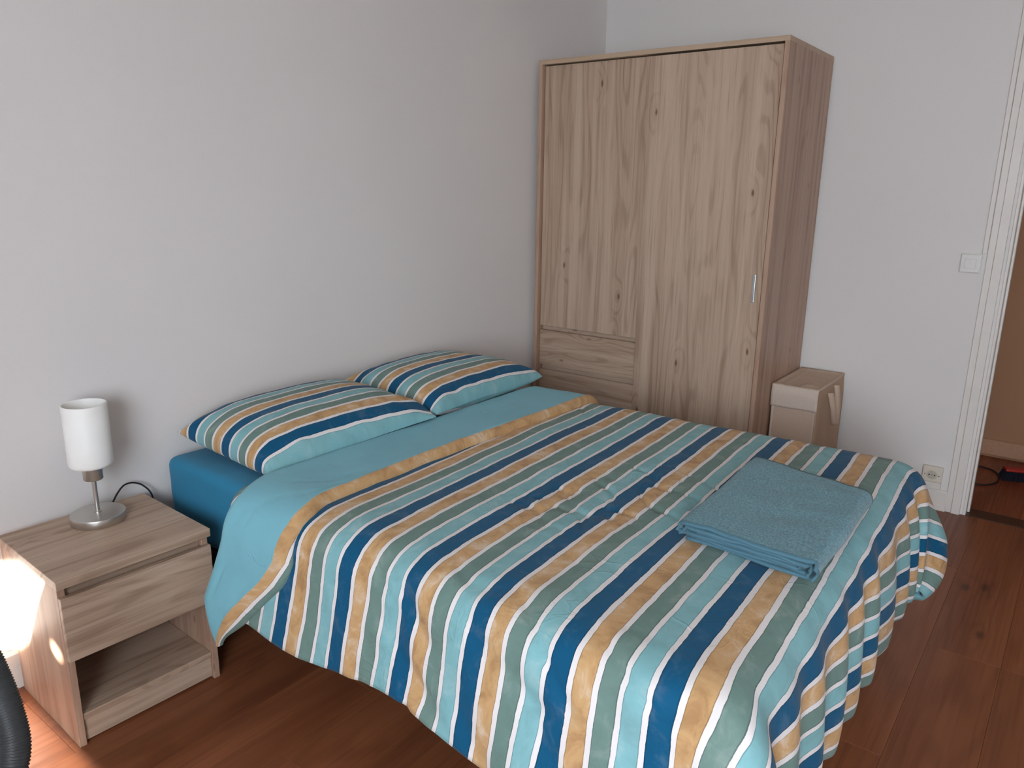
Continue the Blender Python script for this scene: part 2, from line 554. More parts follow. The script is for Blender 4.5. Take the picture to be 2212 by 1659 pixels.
loops = [[(SX, y0-0.1, z0-0.1), (SX, y1+0.1, z0-0.1), (SX, y1+0.1, z1+0.1), (SX, y0-0.1, z1+0.1)],
         [to_sun_mask(*p) for p in patch], [to_sun_mask(*p) for p in slot]]
for k in range(3):                            # slits added to put a partial sun glow on the floor
    zc = 0.985+0.030*k
    ye = -2.14 if zc < 1.05 else -0.47-2.0*(zc+0.02)
    loops.append([(SX, -2.66, zc), (SX, ye, zc), (SX, ye, zc+0.012), (SX, -2.66, zc+0.012)])
for lp in loops:
    vs = [bm.verts.new((p[0]-ROOM_X, p[1]-cyw, p[2]-z0)) for p in lp]
    for i in range(len(vs)): bm.edges.new((vs[i], vs[(i+1) % len(vs)]))
bmesh.ops.triangle_fill(bm, use_beauty=True, use_dissolve=False, edges=bm.edges[:], normal=(1, 0, 0))
sh = from_bm('sun_mask', bm, plain('grey_sun_mask', srgb(150, 150, 150), 0.6), win)
md = sh.modifiers.new('thick', 'SOLIDIFY'); md.thickness = 0.004

# skirting boards
def profile_strip(name, prof, a, b, mat, axis, kind='structure'):
    """prof: (out, z) closed polygon; strip from a to b along x (axis 0, out = -y) or along y (axis 1, out = -x)"""
    n = len(prof)
    vs = []
    for s in (a, b):
        for (o_, z) in prof:
            vs.append((s, -o_, z) if axis == 0 else (-o_, s, z))
    fs = [tuple(range(n)), tuple(range(2*n-1, n-1, -1))]
    fs += [(i, (i+1) % n, n+(i+1) % n, n+i) for i in range(n)]
    o = from_data(name, vs, fs, mat)
    bm = bmesh.new(); bm.from_mesh(o.data); bmesh.ops.recalc_face_normals(bm, faces=bm.faces[:]); bm.to_mesh(o.data); bm.free()
    return tag(o, kind=kind)
BB = [(0.0, 0.0), (0.015, 0.0), (0.015, 0.071), (0.0115, 0.0725), (0.0115, 0.0745), (0.014, 0.076), (0.014, 0.108), (0.009, 0.116), (0.0, 0.116)]
profile_strip('baseboard_back', BB, ROOM_X, -0.016, trim_mat, 0)
BR = [(0.0, 0.0), (0.019, 0.0), (0.019, 0.024), (0.014, 0.030), (0.012, 0.030), (0.012, 0.086), (0.008, 0.094), (0.0, 0.094)]
profile_strip('baseboard_right', BR, -1.915, -0.0005, trim_mat, 1)

# door frame
DH = DZ
door = tag(empty('door_1', (0.0, DY1, 0.0)), kind='structure')
def dbox(n, x0_, x1_, ya, yb, za, zb, m=trim_mat, bv=0.0015):
    return box(n, (x0_, ya-DY1, za), (x1_, yb-DY1, zb), m, door, bevel=bv)
for sgn, base in ((1, DY1), (-1, DY0)):
    def yy(a, b):
        return (base+a, base+b) if sgn > 0 else (base-b, base-a)
    a, b = yy(0.046, 0.072); dbox('casing', -0.011, -0.0005, a, b, 0.0, DH+0.072)
    a, b = yy(0.011, 0.0455); dbox('casing', -0.018, -0.0005, a, b, 0.0, DH+0.046)
    a, b = yy(-0.012, -0.0003); dbox('jamb', -0.004, 0.105, a, b, 0.0, DH)
    a, b = yy(-0.022, -0.0125); dbox('stop_bead', 0.045, 0.085, a, b, 0.0, DH)
dbox('casing', -0.018, -0.0005, DY0, DY1, DH+0.011, DH+0.046)
dbox('casing', -0.011, -0.0005, DY0-0.046, DY1+0.046, DH+0.0465, DH+0.072)
dbox('jamb', -0.004, 0.105, DY0, DY1, DH-0.012, DH-0.0003)

# hallway beyond the doorway
HX = 1.0
hf = box('floor_hallway', (0.0, -3.3, -0.06), (HX, -1.0, -0.012), sub_mat, bevel=0)
tag(hf, kind='structure')
planks(hf, 0.102, HX-0.001, -3.3, -1.0, 0.12, 1.1, hall_mat, 11)
bm = bmesh.new()
bm_box(bm, (HX, -3.3, -0.06), (HX+0.1, -1.0, ROOM_Z))
bm_box(bm, (0.1, -1.0, -0.06), (HX+0.1, -0.9, ROOM_Z))
bm_box(bm, (0.1, -3.4, -0.06), (HX+0.1, -3.3, ROOM_Z))
tag(from_bm('wall_hallway', bm, hallwall_mat), kind='structure')
tag(box('ceiling_hallway', (0.1, -3.4, ROOM_Z), (HX+0.1, -0.9, ROOM_Z+0.1), ceil_mat, bevel=0), kind='structure')
o = box('baseboard_hallway', (HX-0.014, -3.299, 0.012), (HX-0.0005, -1.001, 0.10), plain('hallway_skirting_paint', srgb(186, 142, 112), 0.45), bevel=0.003)
tag(o, kind='structure')
th = box('trim_1', (0.0, DY0+0.013, -0.0115), (0.101, DY1-0.0125, 0.003), thresh_mat, bevel=0.001)
tag(th, kind='structure')

# ------------------------------------------------------------------ wardrobe
wr = empty('wardrobe', (-0.30, -0.604, 0.0), math.radians(0.48))
tag(wr, 'tall oak-effect wardrobe with sliding doors and drawers in the corner', 'wardrobe')
FX, BX = -0.3413, 0.2693                      # front and back in the wardrobe's own frame
LY, RY = 0.5811, -0.6011
H, T_ = 2.0, 0.020
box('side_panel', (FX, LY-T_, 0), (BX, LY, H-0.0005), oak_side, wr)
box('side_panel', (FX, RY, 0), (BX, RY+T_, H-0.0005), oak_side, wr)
box('top_panel', (FX-0.0005, RY-0.0003, H-T_), (BX, LY+0.0003, H), oak_edge_y, wr)
box('back_panel', (BX-0.008, RY+T_+0.0005, 0.05), (BX-0.001, LY-T_-0.0005, H-T_-0.0005), oak_v, wr, bevel=0)
box('track', (FX+0.045, RY+T_+0.0005, H-T_-0.03), (FX+0.10, LY-T_-0.0005, H-T_-0.0005), dark_gap, wr, bevel=0)
ysplit = -0.003                                # left edge of the right-hand door
DTOP = H-T_-0.008
# left door runs behind the right-hand one
box('door', (FX+0.024, ysplit-0.03, 0.729), (FX+0.040, LY-T_-0.003, H-T_-0.0045), oak_v, wr)
rd = box('door', (FX+0.005, RY+T_+0.003, 0.045), (FX+0.022, ysplit, DTOP), oak_v, wr)
hdl = box('handle', (FX-0.006, -0.5545, 0.958), (FX+0.0055, -0.5425, 1.077), alu, rd, bevel=0.002, seg=2)
hdl['label'] = 'slim satin aluminium bar handle'
# drawers under the left door
for (za, zb) in ((0.522, 0.706), (0.316, 0.498), (0.110, 0.292)):
    box('drawer_front', (FX+0.024, ysplit-0.03, za), (FX+0.040, LY-T_-0.003, zb), oak_y, wr)
box('grip_rail', (FX+0.050, ysplit-0.03, 0.30), (FX+0.060, LY-T_-0.004, 0.760), oak_y, wr, bevel=0)
box('plinth', (FX+0.030, RY+T_+0.001, 0.0), (FX+0.046, LY-T_-0.001, 0.044), oak_y, wr)
box('divider', (FX+0.065, -0.015, 0.05), (BX-0.01, 0.003, H-T_-0.031), oak_v, wr, bevel=0)

# ------------------------------------------------------------------ nightstand
ns = empty('nightstand', (-2.9436, -0.2269, 0.0), math.radians(-1.73))
tag(ns, 'low oak-effect nightstand with one drawer and an open shelf', 'nightstand')
NW, NB, NF, NH = 0.2008, 0.194, -0.1965, 0.4806
box('top_panel', (-NW, NF, NH-0.024), (NW, NB, NH), oak_x, ns, bevel=0.0015)
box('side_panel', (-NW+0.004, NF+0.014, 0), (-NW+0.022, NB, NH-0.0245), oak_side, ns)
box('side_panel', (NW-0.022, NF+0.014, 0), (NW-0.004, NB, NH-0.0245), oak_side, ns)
box('back_panel', (-NW+0.0225, NB-0.008, 0.05), (NW-0.0225, NB-0.002, NH-0.0245), oak_x, ns, bevel=0)
box('rail', (-NW+0.0225, NF+0.030, NH-0.075), (NW-0.0225, NF+0.046, NH-0.0245), oak_x, ns)
dr = box('drawer_front', (-NW+0.004, NF-0.003, 0.258), (NW-0.004, NF+0.0135, 0.433), oak_x, ns, bevel=0.0012)
box('drawer_bottom', (-NW+0.030, NF+0.0145, 0.262), (NW-0.030, NB-0.03, 0.270), oak_x, ns, bevel=0)
box('shelf', (-NW+0.0225, NF+0.018, 0.070), (NW-0.0225, NB-0.0085, 0.088), oak_x, ns)
box('plinth', (-NW+0.0225, NF+0.024, 0.006), (NW-0.0225, NF+0.040, 0.0695), oak_x, ns)

# ------------------------------------------------------------------ table lamp
LX, LYY, LZ = -2.917, -0.136, NH
lamp = empty('table_lamp', (LX, LYY, LZ))
tag(lamp, 'small table lamp with white glass cylinder shade on the nightstand', 'lamp')
o = lathe('base', [(0.0, 0.0003), (0.070, 0.0003), (0.0715, 0.002), (0.0720, 0.022), (0.071, 0.0245), (0.068, 0.0255), (0.008, 0.0262), (0.0, 0.0262)], steel, lamp, 64); autosmooth(o, 40)
o = lathe('pole', [(0.0095, 0.0258), (0.0095, 0.030), (0.0062, 0.0315), (0.0062, 0.128)], steel, lamp, 24); autosmooth(o, 40)
o = lathe('socket', [(0.0, 0.126), (0.024, 0.126), (0.0255, 0.128), (0.0255, 0.146), (0.0262, 0.147), (0.0262, 0.166), (0.0, 0.166)], steel, lamp, 40); autosmooth(o, 40)
R_ = 0.0575
o = lathe('shade', [(0.012, 0.1665), (R_-0.012, 0.1665), (R_-0.004, 0.1690), (R_-0.0008, 0.1745), (R_, 0.182), (R_, 0.3455), (R_-0.0016, 0.3475),
                    (R_-0.0034, 0.3475), (R_-0.0045, 0.3455), (R_-0.0045, 0.185), (R_-0.012, 0.1725), (0.012, 0.1722)], opal, lamp, 64)
o = lathe('bulb', [(0.0, 0.262), (0.012, 0.259), (0.021, 0.246), (0.023, 0.232), (0.018, 0.212), (0.013, 0.198), (0.013, 0.1725)], opal, lamp, 24)
cord = [(0.052, 0.045, 0.010), (0.066, 0.056, 0.014), (0.096, 0.082, 0.030), (0.128, 0.104, 0.040), (0.160, 0.112, 0.036), (0.188, 0.106, 0.018),
        (0.207, 0.098, -0.020), (0.210, 0.098, -0.10), (0.208, 0.098, -0.25), (0.206, 0.095, -0.40), (0.22, 0.06, -0.474)]
tube('cord', cord, 0.0027, black, lamp, 8, 8)

# ------------------------------------------------------------------ bed base and mattress
MX0, MX1, MY0, MY1, MZ0, MZ1 = -2.655, -1.265, -1.93, -0.030, 0.315, 0.577
bed = empty('bed', ((MX0+MX1)/2, (MY0+MY1)/2, 0))
tag(bed, 'dark upholstered bed base under the striped duvet', 'bed')
base_mat = plain('charcoal_bed_fabric', srgb(58, 56, 56), 0.9, 0.15, nscale=300, bump=0.2)
leg_mat = plain('dark_wood_leg', srgb(52, 40, 32), 0.5, 0.3)
cxm, cym = (MX0+MX1)/2, (MY0+MY1)/2
hx, hy = (MX1-MX0)/2-0.01, (MY1-MY0)/2-0.01
box('base_frame', (-hx, -hy, 0.155), (hx, hy, 0.313), base_mat, bed, bevel=0.012, seg=2)
for lx in (-hx+0.42, hx-0.25):
    for ly in (-hy+0.12, 0.0, hy-0.12):
        lathe('leg', [(0.0, 0.0), (0.021, 0.0), (0.030, 0.154), (0.0, 0.154)], leg_mat, bed, 16, (lx, ly, 0))

mat_o = empty('mattress', (cxm, cym, MZ0))
tag(mat_o, 'thick mattress in a plain teal fitted sheet', 'mattress')
bm = bmesh.new()
hx, hy, hz = (MX1-MX0)/2, (MY1-MY0)/2, MZ1-MZ0
bm_box(bm, (-hx, -hy, 0.0015), (hx, hy, hz), 0.040, 5)
bmesh.ops.subdivide_edges(bm, edges=[e for e in bm.edges if e.calc_length() > 0.05], cuts=40, use_grid_fill=True)
for v in bm.verts:
    p = v.co
    side = sstep(hz-0.01, hz-0.08, p.z)
    a = fbm(p.x*3.5+p.y*1.5, p.y*3.5+p.z*5, p.z*9, 3)
    amt = 0.004+0.006*side
    nrm = Vector((p.x/hx, p.y/hy, (p.z-hz/2)/hz*1.5))
    dirv = Vector((0, 0, 1)) if side < 0.2 else Vector((math.copysign(1, p.x) if abs(p.x) > hx-0.04 else 0, math.copysign(1, p.y) if abs(p.y) > hy-0.04 else 0, 0))
    # pulled folds running to the corners of the fitted sheet
    corner = max(0.0, 1-math.hypot(hx-abs(p.x), hy-abs(p.y))/0.55)
    fold = math.sin((p.z*2.2+p.y*1.3-p.x)*20)*0.0016*corner*side
    v.co = p + dirv*(-abs(a)*amt+fold)
sheet = from_bm('fitted_sheet', bm, teal, mat_o, True)

# ------------------------------------------------------------------ duvet
def prof_fn(pts):
    # smooth arc-length profile: list of (h, z) -> function d -> (h, z)
    P = np.array(pts, float)
    for _ in range(3):                          # corner cutting
        Q = [P[0]]
        for i in range(len(P)-1):
            Q += [P[i]*0.75+P[i+1]*0.25, P[i]*0.25+P[i+1]*0.75]
        Q.append(P[-1]); P = np.array(Q)
    s = np.r_[0, np.cumsum(np.hypot(*np.diff(P, axis=0).T))]
    def f(d):
        return float(np.interp(d, s, P[:, 0])), float(np.interp(d, s, P[:, 1]))
    return f, s[-1]
SIDE, SLEN = prof_fn([(0, 0), (0.05, -0.003), (0.105, -0.02), (0.138, -0.065), (0.152, -0.135), (0.175, -0.215), (0.200, -0.298), (0.215, -0.36), (0.205, -0.43), (0.17, -0.47), (0.13, -0.49)])
FOOT, FLEN = prof_fn([(0, 0), (0.05, -0.003), (0.10, -0.025), (0.128, -0.085), (0.136, -0.165), (0.142, -0.26), (0.146, -0.36), (0.13, -0.43), (0.09, -0.47), (0.05, -0.48)])
DXL, DXR, DYF = -2.615, -1.405, -1.862
def duvet_base(a, b):
    """flat cloth coordinates (a across, b along) -> point, outward normal hint"""
    bb = max(b, DYF)
    shift = 0.045*sstep(-1.15, -1.80, bb)
    xl = DXL-shift
    xr = DXR+0.02*sstep(-1.2, -0.6, bb)
    z0_ = 0.601+0.019*sstep(-0.60, -1.05, bb)+0.014*sstep(-1.2, -1.75, bb)
    dx, sx = (xl-a, -1) if a < xl else ((a-xr, 1) if a > xr else (0.0, 0))
    dy = DYF-b if b < DYF else 0.0
    cx, cy = min(max(a, xl), xr), max(b, DYF)
    d = math.hypot(dx, dy)
    if d < 1e-9:
        return Vector((cx, cy, z0_)), Vector((0, 0, 1)), 0.0, 0.0
    ux, uy = sx*dx/d, -dy/d
    w = uy*uy
    hs, zs = SIDE(d); hf, zf = FOOT(d)
    hh, zz = hs*(1-w)+hf*w, zs*(1-w)+zf*w
    cor = (2*abs(ux*uy))**2                    # 1 on the diagonal of a corner
    hh *= 1+0.55*cor*min(1.0, d/0.35)
    nz = max(0.0, 1-d/0.16)
    return Vector((cx+ux*hh, cy+uy*hh, z0_+zz)), Vector((ux*(1-nz*0.7), uy*(1-nz*0.7), nz+0.15)).normalized(), d, w

AL, AR, BF = 0.405, 0.36, 0.470
HEAD = -0.49
NA, NBb = 210, 186
def wrinkle(a, b, d, w):
    top = max(0.0, 1-d/0.14)
    side = 1-top
    n = 0.0
    n += top*(0.007*fbm(a*2.6, b*2.6, 1.0, 2)+0.0035*fbm(a*8+b*2, b*9, 3.0, 3))
    r = abs(fbm(a*5.5+1.2*b, b*6.5-a*2.5, 5.0, 3))
    n -= top*0.008*max(0.0, 1-r/0.09)*sstep(0.05, 0.35, fbm(a*1.6, b*1.6, 9.0, 2))
    # slanting soft folds down the window side
    if d > 0.02 and a < -2.3:
        q = fbm(a*3.2-b*2.6, b*1.1+a*1.1, 4.0, 3)
        n += side*(1-w)*(0.026*q-0.009*max(0.0, 1-abs(q)/0.10))*sstep(-0.70, -1.15, b)
        n += side*(1-w)*0.005*fbm(a*5, b*8, 6.0, 3)
    # uneven pleats down the foot end
    pl = 0.5+0.5*fbm(a*3.1, 0.7, 2.0, 2)
    n += side*w*((0.004+0.014*pl)*math.sin(a*38+7.5*fbm(a*1.7, b*0.8, 2.0, 2))*sstep(0.05, 0.28, d)+0.004*fbm(a*10, b*4, 7.0, 2))
    return n

def smooth_normals(P, nu, nv):
    A = np.array(P).reshape(nv, nu, 3)
    du = np.gradient(A, axis=1); dv = np.gradient(A, axis=0)
    N = np.cross(du, dv)
    N /= np.linalg.norm(N, axis=2, keepdims=True)+1e-12
    return A, N

pts, aux, fl = [], [], []
a0, a1 = DXL-0.045-AL, DXR+0.02+AR
for j in range(NBb):
    b_row = HEAD + (DYF-BF-HEAD)*j/(NBb-1)
    shift = 0.045*sstep(-1.15, -1.80, max(b_row, DYF))
    b = b_row
    aa0 = DXL-shift-AL+0.012*math.sin(b*9)+0.010*fbm(b*5, 0.3, 0, 2)
    for i in range(NA):
        a = aa0+(a1-aa0)*i/(NA-1)
        b = b_row-0.075*sstep(0.05, 0.25, DXL-a)*(1-j/(NBb-1))**6
        p, nh, d, w = duvet_base(a, b)
        pts.append(p); aux.append((a, b, d, w))
        fl.append((a, b-0.05*(min(max(a, -2.95), -1.0)+2.3), 0.0))
A, N = smooth_normals(pts, NA, NBb)
if N[NBb//3, NA//2, 2] < 0: N = -N; FLIP = True
else: FLIP = False
dsp = np.array([wrinkle(*x) for x in aux]).reshape(NBb, NA, 1)
V = (A+N*dsp).reshape(-1, 3)
DO = (-2.0, -1.2, 0.0)
duv = empty('duvet', (-2.0, -1.2, 0.60))
tag(duv, 'puffy duvet striped in blue, tan, green and aqua, folded back at the head', 'duvet')
V -= np.array([-2.0, -1.2, 0.60])
dm = from_data('striped_cover', V.tolist(), grid_faces(NA, NBb, 0, FLIP), [stripes, aqua], duv, True)
set_vec_attr(dm, 'flat', fl)
md = dm.modifiers.new('thickness', 'SOLIDIFY'); md.thickness = 0.020; md.offset = -1; md.material_offset = 1; md.material_offset_rim = 0

# the turned-back head end: plain lining outside, a roll of the striped side at the lip
def ip(x, xs, ys): return float(np.interp(x, xs, ys))
NU, NTt = 150, 46
pts, fl, vfl = [], [], []
LIP = 0.062
xl, xr = DXL, DXR+0.02
u0, u1 = xl-0.50, xr+0.30
rows = []
taus = list(np.linspace(0, 1, NTt-14))+[None]*14
for i in range(NU):
    a = u0+(u1-u0)*i/(NU-1)
    dl = max(0.0, xl-a); drr = max(0.0, a-xr)
    tR = ip(dl, [0, 0.1, 0.2, 0.3, 0.38, 0.44, 0.50], [-0.500, -0.530, -0.530, -0.512, -0.495, -0.520, -0.546])
    tE = ip(dl, [0, 0.06, 0.12, 0.20, 0.27, 0.37, 0.41, 0.50], [-0.766, -0.782, -0.788, -0.770, -0.723, -0.629, -0.600, -0.558]) if dl > 0 else -0.766+0.012*math.sin((a+2.6)*4.2)
    tE += 0.006*fbm(a*7, 2.0, 0, 2)
    rows.append((a, tR, tE, dl, drr))
hgt = 0.030
for i, (a, tR, tE, dl, drr) in enumerate(rows):
    L = tR-tE
    taper = sstep(0.50, 0.36, dl) if dl > 0.30 else 1.0
    hg = hgt*(0.45+0.55*taper)
    nb = NTt-14
    for k in range(nb):                       # ridge and top
        t_ = k/(nb-1)
        b = tR-L*t_
        r = min(1.0, (L*t_)/0.035)
        n_ = -0.006+(hg+0.006)*math.sqrt(max(0.0, 1-(1-r)**2))
        n_ += 0.005*fbm(a*4, b*5, 2.2, 3)*r
        cr = abs(fbm(a*7+b*3, b*5, 8.0, 2))
        n_ -= 0.004*max(0.0, 1-cr/0.06)*r*sstep(0.0, 0.3, fbm(a*2.1, b*2.1, 3.3, 2)+0.15)
        pts.append((a, b, n_)); fl.append((a, b, 0.0)); vfl.append(0)
    for k in range(1, 15):                    # the rolled lip
        th_ = math.radians(115)*k/14
        wl = 0.023+0.050*sstep(0.10, 0.28, dl)*sstep(0.50, 0.40, dl)
        b = tE-wl*math.sin(th_)*(0.6+0.4*taper)
        n_ = -0.002+(hg+0.002)*math.cos(th_) if th_ < math.pi/2 else (hg)*math.cos(th_)*0.5
        n_ += 0.003*fbm(a*16, k*0.3, 1.0, 2)
        pts.append((a, b, n_)); fl.append((a, V0-0.0355-(0.0029+0.0046*sstep(0.10, 0.28, dl))*k, 0.0)); vfl.append(1)
W_ = []
for (a, b, n_) in pts:
    p, nh, d, w = duvet_base(a, b)
    e = 0.004
    p1 = duvet_base(a+e, b)[0]; p2 = duvet_base(a, b-e)[0]
    nn = (p1-p).cross(p2-p)
    nn = (-nn if nn.z < 0 or (d > 0.1 and nn.dot(nh) < 0) else nn).normalized()
    if nn.dot(nh) < 0: nn = -nn
    W_.append(p+nn*n_-Vector((-2.0, -1.2, 0.60)))
faces = []
mats = []
for i in range(NU-1):
    for k in range(NTt-1):
        faces.append((i*NTt+k, i*NTt+k+1, (i+1)*NTt+k+1, (i+1)*NTt+k))
        mats.append(1 if k >= NTt-14 else 0)
fo = from_data('turned_back_lining', W_, faces, [aqua, stripes], duv, True)
fo.data.polygons.foreach_set('material_index', mats)
set_vec_attr(fo, 'flat', fl)
fo['label'] = 'plain aqua lining with a tan edge'
bm = bmesh.new(); bm.from_mesh(fo.data); bmesh.ops.recalc_face_normals(bm, faces=bm.faces[:])
up_ = sum(f.normal.z for f in bm.faces)
if up_ < 0: bmesh.ops.reverse_faces(bm, faces=bm.faces[:])
bm.to_mesh(fo.data); bm.free()

# ------------------------------------------------------------------ pillows
def pillow(name, BL, BR_, FR, FL_, top, bot, label, seed, v_off, bow=0.03):
    BL, BR_, FR, FL_ = map(Vector, (BL, BR_, FR, FL_))
    n = 72
    cen = (BL+BR_+FR+FL_)/4; cen.z = min(BL.z, FL_.z)-0.06
    verts, fl = [], []
    for sidez in (1, -1):
        for j in range(n):
            for i in range(n):
                p = math.sin((2*i/(n-1)-1)*math.pi/2); q = math.sin((2*j/(n-1)-1)*math.pi/2)   # q: -1 front, +1 back
                # seams pull in between the corners
                pp = p*(1-bow*(1-q*q)*abs(p)**3); qq = q*(1-bow*1.2*(1-p*p)*abs(q)**3)
                s, t_ = (pp+1)/2, (qq+1)/2
                base = FL_*(1-s)*(1-t_)+FR*s*(1-t_)+BL*(1-s)*t_+BR_*s*t_
                e = max(0.0, (1-abs(p)**3.4)*(1-abs(q)**2.8))
                th_ = e**0.42
                x_, y_ = base.x, base.y
                wr_ = 0.006*fbm(x_*6+seed, y_*6, seed, 3)*min(1, th_*2)
                edge = (1-th_)
                pu = edge*0.003*math.sin((p*6+q*5)*3.1+seed)*min(1, th_*5)
                crn = max(0.0, abs(p)*abs(q)-0.35)
                pu += crn*0.012*math.sin(math.atan2(abs(q)-0.3, abs(p)-0.3)*11+seed)*min(1, th_*4)
                if sidez > 0:
                    z = base.z+top*th_+wr_+pu
                else:
                    z = base.z-bot*th_-abs(wr_)*0.5
                    lim = 0.580+0.063*sstep(-0.475, -0.515, y_)
                    z = max(z, min(lim, base.z-0.002))
                verts.append((x_, y_, z))
                L_ = 0.285
                fl.append((p*0.34+seed, v_off-q*L_-(0.012*p), seed))
    faces = grid_faces(n, n, 0)+grid_faces(n, n, n*n, True)
    o = from_data(name, verts, faces, stripes, None, True, origin=tuple(cen))
    set_vec_attr(o, 'flat', fl)
    bm = bmesh.new(); bm.from_mesh(o.data)
    bmesh.ops.remove_doubles(bm, verts=bm.verts, dist=0.0004)
    bmesh.ops.recalc_face_normals(bm, faces=bm.faces[:])
    bm.to_mesh(o.data); bm.free()
    return tag(o, label, 'pillow', 'striped pillows at the head of the bed')
pillow('pillow', (-2.605, -0.035, 0.645), (-1.955, -0.040, 0.660), (-1.945, -0.550, 0.643), (-2.598, -0.505, 0.612), 0.100, 0.055,
       'striped pillow nearer the lamp and nightstand', 1.7, V0-0.0225)
pillow('pillow', (-1.935, -0.035, 0.664), (-1.375, -0.035, 0.672), (-1.245, -0.505, 0.646), (-1.925, -0.535, 0.644), 0.090, 0.055,
       'striped pillow nearer the wardrobe', 4.3, V0-0.0250)

# ------------------------------------------------------------------ folded towel
tw_mat = NT('blue_green_terry')
v = tw_mat.coords()
n1 = tw_mat.noise(v, 190, 3, 0.7); n2 = tw_mat.noise(v, 16, 3)
tc = tw_mat.mix(tw_mat.remap(n1, 0.3, 0.7), srgb(66, 112, 128), srgb(118, 168, 180))
tc = tw_mat.mix(tw_mat.remap(n2, 0.35, 0.65, 0.0, 0.25), tc, srgb(84, 132, 146))
tw_mat.bump(tw_mat.math('ADD', n1, tw_mat.math('MULTIPLY', n2, 0.5)), 0.9, 0.004)
towel_mat = tw_mat.fin(tc, 0.95, 0.1, sheen=0.3)
hem_mat = cloth_material('towel_hem', srgb(78, 116, 132), attr=None)
LAY, WID = 0.0088, 0.345
zs = [k*LAY+LAY/2 for k in range(6)]
path = []
def add_line(w0, w1, z, n=16):
    for k in range(n): path.append((w0+(w1-w0)*k/(n-1), z))
def add_turn(wc, za, zb, sgn, n=9):
    r = abs(zb-za)/2; zc = (za+zb)/2
    for k in range(1, n):
        th_ = -math.pi/2+math.pi*k/n
        path.append((wc+sgn*min(r, 0.03)*math.cos(th_), zc+(r if zb > za else -r)*math.sin(th_)))
far, near = 0.010, WID-0.024
add_line(0.03, near, zs[0]); add_turn(near, zs[0], zs[5], 1)
add_line(near, far+0.02, zs[5]); add_turn(far+0.02, zs[5], zs[1], -1)
add_line(far+0.025, near-0.006, zs[1]); add_turn(near-0.006, zs[1], zs[4], 1)
add_line(near-0.006, far+0.028, zs[4]); add_turn(far+0.028, zs[4], zs[2], -1)
add_line(far+0.03, near-0.02, zs[2]); add_turn(near-0.02, zs[2], zs[3], 1)
add_line(near-0.02, far+0.05, zs[3])
TA, TB, TC, TD = (Vector(p) for p in ((-1.749, -1.587, 0), (-1.825, -1.936, 0), (-2.300, -1.940, 0), (-2.279, -1.609, 0)))
NX = 44
verts = []
TZ = 0.637
tcen = (TA+TB+TC+TD)/4
for i in range(NX):
    u = i/(NX-1)
    for (wv, z) in path:
        w_ = wv/WID
        p = TA*(1-u)*(1-w_)+TD*u*(1-w_)+TB*(1-u)*w_+TC*u*w_
        lay = z/(6*LAY)
        sag = 0.010*fbm(u*2.5, w_*2.5, 3.0, 2)*lay
        lump = 0.004*fbm(u*9, w_*7, 1.0, 2)*lay+0.0018*fbm(u*40, w_*30, 5.0, 2)
        jag = (0.010*math.sin(z*640+2.0)+0.004*math.sin(w_*9+z*300))*sstep(0.8, 1.0, u)
        verts.append((p.x-jag-tcen.x, p.y-tcen.y+0.002*math.sin(u*9), z+sag*0.6+lump))
M = len(path)
faces = [(i*M+k, i*M+k+1, (i+1)*M+k+1, (i+1)*M+k) for i in range(NX-1) for k in range(M-1)]
tw = empty('towel', (tcen.x, tcen.y, TZ))
tag(tw, 'folded blue-green terry towel lying on the duvet', 'towel')
body = from_data('terry_cloth', verts, faces, [towel_mat, hem_mat], tw, True)
mi = [1 if (i >= NX-2) else 0 for i in range(NX-1) for k in range(M-1)]
body.data.polygons.foreach_set('material_index', mi)
md = body.modifiers.new('thickness', 'SOLIDIFY'); md.thickness = LAY*0.66; md.offset = 0; md.material_offset_rim = 1

# ------------------------------------------------------------------ fabric storage box beside the wardrobe
def fabric(name, c, k=1.0):
    t = NT(name)
    v = t.coords()
    wv = t.noise(t.vmath('MULTIPLY', v, (900, 900, 120)), 1.0, 2)
    wh = t.noise(t.vmath('MULTIPLY', v, (120, 120, 900)), 1.0, 2)
    n = t.math('ADD', wv, wh)
    t.bump(n, 0.25, 0.001)
    col = t.mix(t.remap(n, 0.7, 1.3), tuple(x*0.86 for x in c[:3])+(1,), c)
    return t.fin(col, 0.9, 0.15)
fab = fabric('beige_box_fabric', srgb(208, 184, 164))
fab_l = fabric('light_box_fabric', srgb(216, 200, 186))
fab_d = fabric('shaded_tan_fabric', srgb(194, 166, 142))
BX0, BX1, BY0, BY1, BZ = -0.440, -0.028, -1.415, -1.2135, 0.578
sb = empty('storage_box', ((BX0+BX1)/2, (BY0+BY1)/2, 0))
tag(sb, 'narrow beige fabric storage box with a strap, standing beside the wardrobe', 'storage box')
ox, oy = (BX0+BX1)/2, (BY0+BY1)/2
def sbox(n, x0_, x1_, ya, yb, za, zb, m, bv=0.002, seg=2):
    return box(n, (x0_-ox, ya-oy, za), (x1_-ox, yb-oy, zb), m, sb, bevel=bv, seg=seg)
sbox('body', BX0+0.006, BX1-0.002, BY0+0.006, BY1-0.003, 0.0, BZ-0.022, fab, 0.004)
for (ya, yb) in ((BY0+0.002, BY0+0.014), (BY1-0.014, BY1-0.002)):
    sbox('corner_piping', BX0, BX0+0.012, ya, yb, 0.0, BZ-0.10, fab_l, 0.004)
